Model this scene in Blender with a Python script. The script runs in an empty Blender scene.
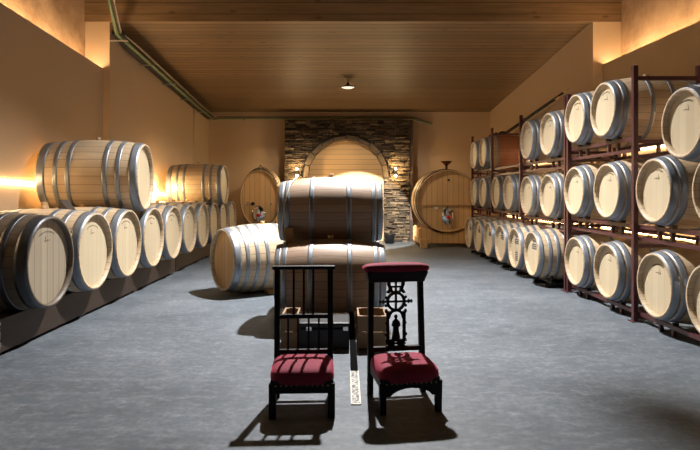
import bpy, math, random
from mathutils import Vector, Matrix
PI = math.pi
random.seed(7)
col = bpy.context.scene.collection

# ------------------------------------------------------------------ mesh helpers
class MB:
    def __init__(s): s.v = []; s.f = []; s.sm = []
    def add(s, vs, fs, smooth=False):
        b = len(s.v); s.v += [tuple(v) for v in vs]
        for f in fs: s.f.append(tuple(i + b for i in f)); s.sm.append(smooth)
        return s
    def box(s, x0, x1, y0, y1, z0, z1, m=None):
        vs = [Vector((x, y, z)) for x in (x0, x1) for y in (y0, y1) for z in (z0, z1)]
        if m is not None: vs = [m @ v for v in vs]
        return s.add(vs, [(0,1,3,2),(4,6,7,5),(0,4,5,1),(2,3,7,6),(0,2,6,4),(1,5,7,3)])
    def hexa(s, vs):   # 8 verts: bottom 4 ccw, top 4 ccw
        return s.add(vs, [(3,2,1,0),(4,5,6,7),(0,1,5,4),(1,2,6,5),(2,3,7,6),(3,0,4,7)])
    def tube(s, pts, r, n=10, cap=True):
        pts = [Vector(p) for p in pts]; vs = []; fs = []
        rr = r if isinstance(r, (list, tuple)) else [r] * len(pts)
        up = None
        for i, p in enumerate(pts):
            d = (pts[min(i+1, len(pts)-1)] - pts[max(i-1, 0)]).normalized()
            if up is None: up = Vector((0,0,1)) if abs(d.z) < .9 else Vector((1,0,0))
            a = d.cross(up).normalized(); b = a.cross(d).normalized(); up = b
            for k in range(n):
                t = 2*PI*k/n; vs.append(p + (a*math.cos(t) + b*math.sin(t)) * rr[i])
        for i in range(len(pts)-1):
            for k in range(n):
                k2 = (k+1) % n; fs.append((i*n+k, i*n+k2, (i+1)*n+k2, (i+1)*n+k))
        s.add(vs, fs, True)
        if cap:
            s.add(vs[:n], [tuple(range(n-1, -1, -1))]); s.add(vs[-n:], [tuple(range(n))])
        return s
    def lathe(s, prof, axis='X', n=48, closed=False, sx=1, sy=1, smooth=True, off=(0,0,0)):
        """prof: (a, r) along the axis"""
        vs = []; fs = []
        for a, r in prof:
            for k in range(n):
                t = 2*PI*k/n; c, d = r*math.cos(t)*sx, r*math.sin(t)*sy
                p = {'X': (a, c, d), 'Y': (c, a, d), 'Z': (c, d, a)}[axis]
                vs.append((p[0]+off[0], p[1]+off[1], p[2]+off[2]))
        m = len(prof)
        for i in range(m if closed else m-1):
            j = (i+1) % m
            for k in range(n):
                k2 = (k+1) % n; fs.append((i*n+k, j*n+k, j*n+k2, i*n+k2))
        return s.add(vs, fs, smooth)
    def ball(s, c, r, e=1.0, n=24, m=14, e2=None):
        """superellipsoid with radii r=(rx,ry,rz)"""
        e2 = e if e2 is None else e2
        sp = lambda v, p: math.copysign(abs(v)**p, v)
        vs = []; fs = []
        for i in range(m+1):
            ph = -PI/2 + PI*i/m
            for k in range(n):
                t = 2*PI*k/n
                vs.append((c[0]+r[0]*sp(math.cos(ph), e2)*sp(math.cos(t), e), c[1]+r[1]*sp(math.cos(ph), e2)*sp(math.sin(t), e), c[2]+r[2]*sp(math.sin(ph), e2)))
        for i in range(m):
            for k in range(n):
                k2 = (k+1) % n; fs.append((i*n+k, i*n+k2, (i+1)*n+k2, (i+1)*n+k))
        return s.add(vs, fs, True)
    def prism(s, poly, y0, y1):   # polygon in XZ, extruded along Y
        n = len(poly)
        vs = [(x, y0, z) for x, z in poly] + [(x, y1, z) for x, z in poly]
        fs = [tuple(range(n)), tuple(range(2*n-1, n-1, -1))] + [(i, i+n, (i+1) % n + n, (i+1) % n) for i in range(n)]
        return s.add(vs, fs)
    def build(s, name, mat, parent=None, loc=(0,0,0), rot=None, bevel=0):
        me = bpy.data.meshes.new(name); me.from_pydata(s.v, [], s.f)
        import bmesh
        bm = bmesh.new(); bm.from_mesh(me)
        bm.faces.ensure_lookup_table()
        for f, q in zip(bm.faces, s.sm): f.smooth = q
        bmesh.ops.remove_doubles(bm, verts=bm.verts, dist=1e-5)
        bmesh.ops.recalc_face_normals(bm, faces=bm.faces)
        bm.to_mesh(me); bm.free()
        me.materials.append(mat)
        o = bpy.data.objects.new(name, me); col.objects.link(o)
        o.location = loc
        if rot: o.rotation_euler = rot
        if parent: o.parent = parent
        if bevel:
            b = o.modifiers.new('bevel', 'BEVEL'); b.width = bevel; b.segments = 2; b.limit_method = 'ANGLE'; b.angle_limit = .7
        return o

def tag(o, label=None, cat=None, group=None, kind=None):
    if label: o['label'] = label
    if cat: o['category'] = cat
    if group: o['group'] = group
    if kind: o['kind'] = kind
    return o
def empty(name, loc, rz=0, label=None, cat=None, group=None):
    o = bpy.data.objects.new(name, None); col.objects.link(o)
    o.empty_display_size = .1
    o.location = loc; o.rotation_euler = (0, 0, rz)
    return tag(o, label, cat, group)
def struct(o): o['kind'] = 'structure'; return o
def copy_tree(o, parent=None):
    c = o.copy(); col.objects.link(c)
    if parent: c.parent = parent
    for ch in list(o.children): copy_tree(ch, c)
    return c

# ------------------------------------------------------------------ materials
class N:
    def __init__(s, name):
        s.m = bpy.data.materials.new(name); s.m.use_nodes = True; s.t = s.m.node_tree
        s.b = s.t.nodes['Principled BSDF']
    def n(s, t, **kw):
        o = s.t.nodes.new(t)
        for k, v in kw.items(): setattr(o, k, v)
        return o
    def set(s, sock, v):
        if hasattr(v, 'is_output'): s.t.links.new(v, sock)
        else: sock.default_value = v
    def math(s, op, a, b=0.0, clamp=False):
        o = s.n('ShaderNodeMath', operation=op); o.use_clamp = clamp
        s.set(o.inputs[0], a); s.set(o.inputs[1], b); return o.outputs[0]
    def mix(s, f, a, b, mode='MIX'):
        o = s.n('ShaderNodeMixRGB', blend_type=mode)
        s.set(o.inputs[0], f); s.set(o.inputs[1], a); s.set(o.inputs[2], b); return o.outputs[0]
    def ramp(s, f, stops):
        o = s.n('ShaderNodeValToRGB'); s.set(o.inputs[0], f)
        e = o.color_ramp.elements
        while len(e) < len(stops): e.new(.5)
        for i, (p, c) in enumerate(stops): e[i].position = p; e[i].color = c if len(c) == 4 else (*c, 1)
        return o.outputs[0]
    def coord(s, kind='Object'):
        return s.n('ShaderNodeTexCoord').outputs[kind]
    def world(s): return s.n('ShaderNodeNewGeometry').outputs['Position']
    def mapping(s, v, scale=(1,1,1), loc=(0,0,0)):
        o = s.n('ShaderNodeMapping'); s.set(o.inputs[0], v); o.inputs['Scale'].default_value = scale; s.set(o.inputs['Location'], loc); return o.outputs[0]
    def noise(s, v, sc=5, det=4, rough=.5, w=None):
        o = s.n('ShaderNodeTexNoise'); 
        s.set(o.inputs['Vector'], v); o.inputs['Scale'].default_value = sc; o.inputs['Detail'].default_value = det; o.inputs['Roughness'].default_value = rough
        return o.outputs[0]
    def white(s, w):
        o = s.n('ShaderNodeTexWhiteNoise', noise_dimensions='1D'); s.set(o.inputs['W'], w); return o.outputs[0]
    def sep(s, v):
        o = s.n('ShaderNodeSeparateXYZ'); s.set(o.inputs[0], v); return o.outputs
    def rnd(s): return s.n('ShaderNodeObjectInfo').outputs['Random']
    def bump(s, h, st=.3, d=.01):
        o = s.n('ShaderNodeBump'); s.set(o.inputs['Height'], h); o.inputs['Strength'].default_value = st; o.inputs['Distance'].default_value = d
        s.t.links.new(o.outputs[0], s.b.inputs['Normal'])
    def out(s, c=None, rough=.6, metal=0, spec=None):
        if c is not None: s.set(s.b.inputs['Base Color'], c)
        s.set(s.b.inputs['Roughness'], rough); s.b.inputs['Metallic'].default_value = metal
        if spec is not None: s.b.inputs['Specular IOR Level'].default_value = spec
        return s.m

def plain(name, c, rough=.5, metal=0, spec=None, var=.12, sc=30):
    k = N(name); v = k.coord()
    f = k.noise(v, sc, 3)
    lo = tuple(x*(1-var) for x in c) + (1,); hi = tuple(min(1, x*(1+var)) for x in c) + (1,)
    return k.out(k.mix(f, lo, hi), rough, metal, spec)
def emit(name, c, s):
    k = N(name); k.b.inputs['Base Color'].default_value = (*c, 1)
    k.b.inputs['Emission Color'].default_value = (*c, 1); k.b.inputs['Emission Strength'].default_value = s
    return k.m

def stave_mat(name, base, dark, nst=28, stain=None, var=.35, axis='X'):
    k = N(name); v = k.coord(); x, y, z = k.sep(v); r = k.rnd()
    if axis == 'Y': x, y = y, x
    a = k.math('MULTIPLY', k.math('ADD', k.math('ARCTAN2', y, z), PI), nst/(2*PI))
    fl = k.math('FLOOR', a); fr = k.math('FRACT', a)
    wn = k.white(k.math('ADD', fl, k.math('MULTIPLY', r, 91.7)))
    sc = (2.2, 26, 26) if axis == 'X' else (26, 2.2, 26)
    lo = k.n('ShaderNodeCombineXYZ'); k.set(lo.inputs[0], k.math('MULTIPLY', r, 13.0)); k.set(lo.inputs[1], k.math('MULTIPLY', wn, 7.0))
    g = k.noise(k.mapping(v, sc, lo.outputs[0]), 1.0, 5, .6)
    big = k.noise(k.mapping(v, (2.5, 2.5, 2.5), lo.outputs[0]), 1.0, 3)
    c = k.mix(k.math('MULTIPLY', wn, var*1.6), (*base, 1), (*dark, 1))
    c = k.mix(k.math('MULTIPLY', g, .55), c, (*dark, 1))
    c = k.mix(k.math('MULTIPLY', k.math('SUBTRACT', big, .45, True), 1.2), c, (*dark, 1))
    hue = k.mix(r, (.86, .84, .80, 1), (1.0, 1.0, 1.0, 1))
    c = k.mix(1.0, c, hue, 'MULTIPLY')
    if stain:
        band = k.math('LESS_THAN', k.math('ABSOLUTE', x), .235)
        c = k.mix(k.math('MULTIPLY', band, .93), c, (*stain, 1))
    e = k.math('LESS_THAN', k.math('MINIMUM', fr, k.math('SUBTRACT', 1.0, fr)), .035)
    c = k.mix(k.math('MULTIPLY', e, .65), c, tuple(q*.25 for q in dark) + (1,))
    k.bump(k.math('ADD', k.math('MULTIPLY', g, .4), k.math('SUBTRACT', 1.0, e)), .25, .004)
    return k.out(c, .5)

def plank_mat(name, base, dark, width, across='Y', along='X', rough=.55, knots=True, gscale=20, wv=False, amt=.6, gap=.06, gapmix=.85):
    """flat boards: `across` coordinate counts boards, grain along `along`"""
    k = N(name); v = k.world() if wv else k.coord(); s = dict(zip('XYZ', k.sep(v))); r = k.rnd()
    a = k.math('DIVIDE', s[across], width); fl = k.math('FLOOR', a); fr = k.math('FRACT', a)
    wn = k.white(k.math('ADD', k.math('MULTIPLY', r, 0.0 if wv else 57.3), fl))
    cb = k.n('ShaderNodeCombineXYZ'); k.set(cb.inputs['XYZ'.index(along)], k.math('MULTIPLY', wn, 31.0))
    sc = tuple((1.3 if q == along else gscale) for q in 'XYZ')
    g = k.noise(k.mapping(v, sc, cb.outputs[0]), 1.0, 5, .62)
    c = k.mix(k.math('MULTIPLY', wn, .45), (*base, 1), (*dark, 1))
    c = k.mix(k.math('MULTIPLY', k.math('SUBTRACT', g, .25, True), amt*1.6), c, (*dark, 1))
    if knots:
        sc2 = tuple((2.2 if q == along else 7) for q in 'XYZ')
        vo = k.n('ShaderNodeTexVoronoi'); k.set(vo.inputs['Vector'], k.mapping(v, sc2, cb.outputs[0])); vo.inputs['Scale'].default_value = 1.0
        kn = k.math('LESS_THAN', vo.outputs['Distance'], .13)
        c = k.mix(k.math('MULTIPLY', kn, .55), c, tuple(q*.35 for q in dark) + (1,))
    e = k.math('LESS_THAN', fr, gap)
    c = k.mix(k.math('MULTIPLY', e, gapmix), c, tuple(q*.3 for q in dark) + (1,))
    k.bump(k.math('ADD', k.math('MULTIPLY', g, .3), k.math('SUBTRACT', 1.0, e)), .3, .006)
    return k.out(c, rough)

OAK = stave_mat('oak_staves', (.68, .55, .385), (.44, .315, .19))
OAKD = stave_mat('dark_oak_staves', (.19, .15, .11), (.09, .065, .045))  # darker staves for the nearest barrel on the left platform
OAKC = stave_mat('brown_oak_staves', (.44, .31, .215), (.25, .155, .095))
OAKS = stave_mat('wine_stained_staves', (.60, .44, .27), (.36, .22, .11), stain=(.40, .15, .08))
HEAD = plank_mat('oak_head', (.62, .53, .37), (.46, .37, .235), .095, 'Y', 'Z', .55, knots=False, gscale=38, amt=.45, gap=.03, gapmix=.4)
HEADG = plank_mat('grey_oak_head', (.42, .36, .27), (.28, .22, .15), .095, 'Y', 'Z', .6, knots=False, gscale=38, amt=.6)  # duller, greyer head for that same barrel
HEADO = plank_mat('amber_oak_head', (.60, .36, .15), (.42, .22, .08), .11, 'Y', 'Z', .5, knots=False, gscale=38, amt=.45)
CASKF = plank_mat('cask_face_oak', (.72, .47, .22), (.55, .32, .12), .12, 'X', 'Z', .45, knots=False, gscale=30, amt=.5)
CASKB = stave_mat('cask_staves', (.68, .45, .21), (.48, .28, .12), 40, axis='Y')
RIMW = plain('chime_wood', (.42, .29, .16), .6, var=.25)
BLOCK = plain('block_wood', (.42, .25, .11), .6, var=.3, sc=14)
CRATE = plank_mat('crate_wood', (.30, .19, .10), (.17, .10, .05), .3, 'Z', 'X', .7, gscale=25)
BEAMW = plank_mat('platform_wood', (.125, .078, .052), (.07, .042, .028), 9, 'Z', 'Y', .6, knots=False, gscale=20)
k = N('galvanised_steel'); v = k.coord()
f = k.noise(v, 14, 4); STEEL = k.out(k.mix(f, (.20, .22, .25, 1), (.34, .37, .41, 1)), k.math('ADD', k.math('MULTIPLY', f, .2), .34), .6)
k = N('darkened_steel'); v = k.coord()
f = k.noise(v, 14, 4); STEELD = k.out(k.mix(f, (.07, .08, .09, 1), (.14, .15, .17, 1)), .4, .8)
RUST = plain('maroon_painted_steel', (.075, .022, .024), .42, .0, var=.3)
IRON = plain('black_iron', (.02, .018, .016), .5, .3)
CHROME = plain('polished_steel', (.75, .75, .75), .12, 1.0)
BLACKW = plain('ebonised_wood', (.004, .0032, .003), .5, 0, .2, var=.3)
BLACKP = plain('black_plastic', (.008, .008, .009), .5)
RED = plain('red_plastic', (.6, .02, .02), .4)
CORK = plain('cork', (.55, .38, .2), .8)
INK = plain('brand_ink', (.16, .10, .06), .8)
INKB = plain('blue_black_ink', (.045, .05, .10), .8)
CORD = plain('pale_cord', (.7, .66, .56), .8)
BRASS = plain('antique_brass', (.35, .27, .16), .35, .9)
GREEN = plain('green_conduit', (.13, .18, .09), .45)
GREY = plain('grey_metal', (.32, .31, .28), .4, .6)
k = N('crimson_velvet'); v = k.coord(); f = k.noise(v, 9, 3)
k.out(k.mix(f, (.16, .005, .022, 1), (.30, .010, .045, 1)), .8); k.b.inputs['Sheen Weight'].default_value = .6; k.b.inputs['Sheen Tint'].default_value = (.9, .12, .25, 1); k.b.inputs['Sheen Roughness'].default_value = .35
k.bump(k.noise(v, 300, 2), .2, .002); VELVET = k.m
k = N('ochre_plaster'); v = k.world(); f = k.noise(v, 1.1, 5, .6); g = k.noise(v, 40, 3)
k.bump(g, .12, .004); PLASTER = k.out(k.mix(f, (.50, .36, .22, 1), (.57, .41, .255, 1)), .8)
k = N('rough_ochre_plaster'); v = k.world(); f = k.noise(v, 1.6, 8, .68); g = k.noise(v, 14, 6, .7)
c = k.ramp(f, [(.35, (.30, .18, .09)), (.55, (.50, .33, .19)), (.7, (.58, .40, .25))])
k.bump(k.math('ADD', f, k.math('MULTIPLY', g, .5)), .5, .03); ROUGHP = k.out(c, .85)
k = N('polished_concrete'); v = k.world(); f = k.noise(k.mapping(v, (.8, 1.3, 1)), 1.0, 8, .66); g = k.noise(k.mapping(v, (1, 2.2, 1)), 7, 7, .74); h = k.noise(v, 26, 5, .7); q = k.noise(k.mapping(v, (1.0, 1.8, 1), (3, 5, 0)), 3.6, 6, .7)
c = k.ramp(f, [(.3, (.070, .086, .104)), (.5, (.112, .134, .158)), (.7, (.168, .195, .225))])
c = k.mix(k.math('MULTIPLY', k.math('SUBTRACT', g, .47, True), 2.2), c, (.30, .325, .355, 1)); c = k.mix(k.math('MULTIPLY', k.math('SUBTRACT', q, .52, True), 1.8), c, (.05, .06, .072, 1)); c = k.mix(k.math('MULTIPLY', k.math('SUBTRACT', h, .40, True), 2.2), c, (.06, .07, .082, 1))
k.bump(h, .12, .003); FLOOR = k.out(c, k.math('ADD', k.math('MULTIPLY', g, .3), .38), 0, .35)
CEIL = plank_mat('pine_boards', (.26, .155, .07), (.085, .045, .018), .155, 'Y', 'X', .5, wv=True, gscale=16, amt=.8, gap=.11)
FASC = plank_mat('pine_fascia_boards', (.34, .21, .10), (.11, .06, .026), .17, 'Z', 'X', .5, wv=True, gscale=14, amt=.9)
DARKW = plank_mat('dark_stained_boards', (.06, .04, .025), (.03, .02, .012), .2, 'Y', 'X', .7, wv=True, gscale=14)
DOORW = plank_mat('pale_pine_door', (.84, .56, .27), (.62, .37, .15), .13, 'Z', 'X', .5, wv=True, gscale=26, knots=False)
k = N('slate_stone'); isl = k.n('ShaderNodeNewGeometry').outputs['Random Per Island']; v = k.coord(); g = k.noise(v, 22, 5, .7)
c = k.ramp(isl, [(0, (.04, .028, .018)), (.35, (.10, .068, .04)), (.7, (.17, .118, .066)), (1, (.27, .19, .11))])
c = k.mix(k.math('MULTIPLY', g, .5), c, (.05, .04, .03, 1)); k.bump(g, .7, .02); STONE = k.out(c, .8)
STONET = plain('tan_arch_stone', (.12, .085, .052), .8, var=.5, sc=12)
MORTAR = plain('dark_mortar', (.03, .022, .016), .9)
LEDW = emit('warm_led_strip', (1.0, .68, .34), 48)
LEDR = emit('dim_warm_led_strip', (1.0, .72, .40), 38)
LEDC = emit('warm_cove_led', (1.0, .74, .44), 60)
LAMPG = emit('lamp_glass', (1.0, .90, .76), .9)
LAMPW = emit('sconce_bulb', (1.0, .74, .40), 60)
GLASSR = N('smoked_red_glass'); GLASSR.out((.20, .05, .03, 1), .08); GLASSR.b.inputs['Transmission Weight'].default_value = .5; GLASSR = GLASSR.m

# ------------------------------------------------------------------ room shell
DS, DB = 8.4, 14.4          # depth of the step in the room, depth of the back wall
CF, CB = 3.815, 3.307       # ceiling height at step / back wall
YR, HI = -7.0, 6.2          # rear wall, height of the front roof
XLl, XLu, XLf = -3.63, -3.90, -3.53
XRl, XRu, XRf = 3.87, 4.14, 3.72
def quadbox(name, mat, *boxes):
    m = MB()
    for b in boxes: m.box(*b)
    return struct(m.build(name, mat))
m = MB(); m.box(-4.6, 4.8, YR-.2, DB+.3, -.2, 0); fl = struct(m.build('floor', FLOOR))
# left lower wall with the ledge that rises towards the front
def sloped_wall(x0, x1, y0, z0, y1, z1):
    return MB().hexa([(x0, y0, 0), (x1, y0, 0), (x1, y1, 0), (x0, y1, 0), (x0, y0, z0), (x1, y0, z0), (x1, y1, z1), (x0, y1, z1)])
LZ = lambda y: 3.07 + .056*(DS-y)
RZ = lambda y: 3.13 - .02*(DS-y)
struct(sloped_wall(-4.3, XLl, YR, LZ(YR), DS, LZ(DS)).build('wall_left_lower', PLASTER))
struct(sloped_wall(XRl, 4.55, YR, RZ(YR), DS, RZ(DS)).build('wall_right_lower', PLASTER))
quadbox('wall_left_upper', ROUGHP, (-4.3, XLu, YR, DS, 2.9, HI))
quadbox('wall_right_upper', ROUGHP, (XRu, 4.55, YR, DS, 2.8, HI))
quadbox('wall_left', PLASTER, (-4.3, XLf, DS, 13.0, 0, 4.2), (-4.3, XLf+.035, 13.0, DB, 0, 4.2))
quadbox('wall_right', PLASTER, (XRf, 4.55, DS, DB, 0, 4.2))
quadbox('wall_back', PLASTER, (-4.3, 4.55, DB, DB+.25, 0, 4.2))
quadbox('wall_rear', DARKW, (-4.3, 4.55, YR-.25, YR, 0, HI))
m = MB(); m.hexa([(-4.3, DS+.06, CF), (4.55, DS+.06, CF), (4.55, DB+.25, CB-.02), (-4.3, DB+.25, CB-.02), (-4.3, DS+.06, CF+.25), (4.55, DS+.06, CF+.25), (4.55, DB+.25, CB+.25), (-4.3, DB+.25, CB+.25)])
struct(m.build('ceiling', CEIL))
quadbox('ceiling_front', DARKW, (-4.3, 4.55, YR, DS+.1, HI, HI+.2))
struct(MB().box(XLu, XRu, DS-.02, DS+.10, CF-.012, HI).build('trim_1', FASC))
# ledge lips that hide the cove strips
def lip(x0, x1, Z, name):
    struct(MB().hexa([(x0, YR, Z(YR)), (x1, YR, Z(YR)), (x1, DS, Z(DS)), (x0, DS, Z(DS)), (x0, YR, Z(YR)+.035), (x1, YR, Z(YR)+.035), (x1, DS, Z(DS)+.035), (x0, DS, Z(DS)+.035)]).build(name, PLASTER))
lip(XLl-.03, XLl-.001, LZ, 'trim_2')
lip(XRl+.001, XRl+.03, RZ, 'trim_3')

def strip(name, pts, w, h, mat, label, group):
    (x0, y0, z0), (x1, y1, z1) = pts
    a = w/2; t = h/2
    m = MB().hexa([(x0-a, y0, z0-t), (x0+a, y0, z0-t), (x1+a, y1, z1-t), (x1-a, y1, z1-t), (x0-a, y0, z0+t), (x0+a, y0, z0+t), (x1+a, y1, z1+t), (x1-a, y1, z1+t)])
    return tag(m.build(name, mat), label, 'led strip', group)
strip('cove_light_strip', [(XLl-.09, 4.4, LZ(4.4)+.012), (XLl-.09, DS-.05, LZ(DS)+.012)], .03, .012, LEDC, 'hidden warm light strip on top of the left wall ledge', 'warm led strips')
strip('cove_light_strip', [(XRl+.09, 4.4, RZ(4.4)+.012), (XRl+.09, DS-.05, RZ(DS)+.012)], .03, .012, LEDC, 'hidden warm light strip on top of the right wall ledge', 'warm led strips')
zl = lambda y: 1.35 - .031*(y-6.2)
strip('light_strip', [(XLl+.012, 3.6, zl(3.6)), (XLl+.012, DS, zl(DS))], .02, .028, LEDW, 'bright warm light strip on left wall behind the nearer stacked barrel', 'warm led strips')
strip('light_strip', [(XLf+.012, DS+.01, zl(DS)), (XLf+.012, 12.2, zl(12.2))], .02, .028, LEDW, 'bright warm light strip on left wall running to the farther stacked barrel', 'warm led strips')
for z, w in ((1.81, 'upper'), (.72, 'lower')):
    strip('light_strip', [(XRf-.010, DS+.05, z), (XRf-.010, 12.8, z)], .02, .014, LEDR, w + ' warm light strip on right wall glimpsed behind the far barrel rack', 'warm led strips')
    strip('light_strip', [(XRl-.010, 3.0, z), (XRl-.010, DS, z)], .02, .014, LEDR, w + ' warm light strip on right wall behind the near barrel rack', 'warm led strips')

# ------------------------------------------------------------------ stone portal with arched door
SY = 14.05; sx0, sx1, sz1 = -1.52, 1.63, 3.07
ax, az, ar = 0.02, 1.61, .955
def inarch(x, z, r): return (abs(x-ax) < r and z < az) or ((x-ax)**2 + (z-az)**2 < r*r and z >= az)
back = MB()
back.box(sx0, ax-ar-.02, SY+.10, DB, 0, sz1); back.box(ax+ar+.02, sx1, SY+.10, DB, 0, sz1)
npoly = 24; arc = [(ax + (ar+.02)*math.cos(PI*i/npoly), az + (ar+.02)*math.sin(PI*i/npoly)) for i in range(npoly+1)]
for i in range(npoly):
    (x0, z0), (x1, z1) = arc[i], arc[i+1]
    back.hexa([(x1, SY+.10, z1), (x0, SY+.10, z0), (x0, DB, z0), (x1, DB, z1), (x1, SY+.10, sz1), (x0, SY+.10, sz1), (x0, DB, sz1), (x1, DB, sz1)])
struct(back.build('wall_back_portal_core', MORTAR))
st = MB(); z = 0.0; rs = random.Random(3)
while z < sz1-.02:
    h = min(rs.uniform(.022, .062), sz1-z)
    x = sx0
    while x < sx1-.03:
        w = min(rs.uniform(.07, .30), sx1-x)
        xm, zm = x+w/2, z+h/2
        segs = [(x, x+w)]
        R = ar+.16
        if zm < az: lo, hi = ax-R if zm >= .0 else ax, ax+R
        elif zm < az+R: q = math.sqrt(R*R-(zm-az)**2); lo, hi = ax-q, ax+q
        else: lo, hi = 99, 99
        if zm < az: lo, hi = ax-ar-.0, ax+ar+.0
        out = []
        for a, b in segs:
            if b <= lo or a >= hi: out.append((a, b))
            else:
                if a < lo: out.append((a, lo))
                if b > hi: out.append((hi, b))
        for a, b in out:
            if b-a < .03: continue
            d = rs.uniform(.0, .10)*rs.choice((.4, 1, 1)); g = .0065
            j = [rs.uniform(-.009, .009) for _ in range(8)]
            y0 = SY+d
            st.hexa([(a+g+j[0], y0+j[0], z+g+j[1]), (b-g+j[2], y0+j[3], z+g+j[4]), (b-g, SY+.3, z+g), (a+g, SY+.3, z+g),
                     (a+g+j[5], y0+j[6], z+h-g+j[7]), (b-g+j[1], y0+j[2], z+h-g+j[0]), (b-g, SY+.3, z+h-g), (a+g, SY+.3, z+h-g)])
        x += w
    z += h
struct(st.build('wall_back_stone_facing', STONE))
vo = MB(); na = 10
for i in range(na):
    a0 = PI*i/na+.012; a1 = PI*(i+1)/na-.012; r0, r1 = ar, ar+rs.uniform(.07, .15); y0 = SY-rs.uniform(-.04, .03)
    P = [(ax+r*math.cos(a), az+r*math.sin(a)) for a, r in ((a0, r0), (a1, r0), (a1, r1), (a0, r1))]
    vo.prism(P, y0, SY+.3)
struct(vo.build('trim_4', STONET))
dp = [(ax-ar-.02, 0), (ax+ar+.02, 0)] + arc
struct(MB().prism(dp, SY+.26, SY+.32).build('door_1', DOORW))
struct(MB().box(sx1+.01, sx1+.09, SY+.1, DB, 0, sz1).build('trim_5', BEAMW))

# ------------------------------------------------------------------ sconces and pendants
def sconce(x, label):
    t = empty('wall_sconce', (x, SY-.02, 1.74), 0, label, 'wall lamp', 'up and down lamps on the stone')
    MB().lathe([(-.07, .001), (-.07, .035), (.07, .035), (.07, .001)], 'Z', 20, off=(0, -.07, 0)).build('lamp_body', IRON, t)
    MB().box(-.03, .03, -.05, .05, -.03, .03).build('wall_bracket', IRON, t)
    for s in (-1, 1):
        MB().ball((0, -.07, s*.085), (.03, .03, .026), n=16, m=8).build('bulb', LAMPW, t)
        L = bpy.data.lights.new('sconce_light', 'POINT'); L.energy = 15; L.color = (1, .70, .34); L.shadow_soft_size = .03
        o = bpy.data.objects.new('sconce_light', L); col.objects.link(o); o.parent = t; o.location = (0, -.12, s*.15)
sconce(-1.20, 'small glowing up and down lamp on the stonework left of the arch')
sconce(1.26, 'small glowing up and down lamp on the stonework right of the arch')

def pendant(loc, ztop, r, label, energy, spot, colr, size=.06, blend=.25, name='pendant_lamp', aim=None):
    t = empty(name, loc, 0, label, 'lamp')
    MB().lathe([(0, r), (.012, r*1.0), (r*.30, r*.55), (r*.42, r*.22), (r*.75, r*.16), (r*.75, .001)], 'Z', 32).build('lamp_shade', IRON, t)
    MB().lathe([(-.012, .001), (-.012, r*.6), (.004, r*.93), (.012, r*.93)], 'Z', 32).build('lamp_glass', LAMPG, t)
    MB().tube([(0, 0, r*.7), (0, 0, ztop-loc[2])], .006).build('cable', IRON, t)
    L = bpy.data.lights.new('lamp_light', 'SPOT'); L.energy = energy; L.color = colr; L.shadow_soft_size = size; L.spot_size = spot; L.spot_blend = blend
    o = bpy.data.objects.new('lamp_light', L); col.objects.link(o); o.parent = t; o.location = (0, 0, -.05-size)
    if aim: o.rotation_euler = aim
    return t
def spot_lamp(loc, target, energy):
    t = empty('spotlight', loc, 0, 'small spotlight hanging before the pine fascia, aimed at the arched door', 'lamp')
    d = Vector(target)-Vector(loc); q = d.to_track_quat('-Z', 'Y').to_euler()
    MB().lathe([(-.05, .045), (.10, .045), (.12, .03), (.12, .001)], 'Z', 24).build('lamp_housing', IRON, t, (0, 0, 0), q)
    MB().lathe([(-.045, .001), (-.045, .043), (-.03, .043)], 'Z', 24).build('lamp_glass', LAMPG, t, (0, 0, 0), q)
    MB().tube([(0, 0, .03), (0, 0, HI-loc[2])], .008).build('hanging_rod', IRON, t)
    L = bpy.data.lights.new('lamp_light', 'SPOT'); L.energy = energy; L.color = (1, .95, .86); L.shadow_soft_size = .03; L.spot_size = .365; L.spot_blend = .10
    o = bpy.data.objects.new('lamp_light', L); col.objects.link(o); o.parent = t; o.rotation_euler = q; o.location = d.normalized()*.09
pendant((.25, 7.0, 5.12), HI, .22, 'large pendant lamp hanging from the high front roof above the central barrels', 3700, 1.92, (1.0, .97, .94), .05, 1.0, aim=(math.radians(-9), 0, 0))
spot_lamp((.45, 6.5, 4.4), (.28, 14.3, .11), 9000)
zc = lambda y: CF + (CB-CF)*(y-DS)/(DB-DS)
pendant((.06, 11.5, zc(11.5)-.16), zc(11.5)+.02, .14, 'small dark shaded lamp hanging from the pine ceiling', 150, 2.75, (1.0, .85, .65), .05)

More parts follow.
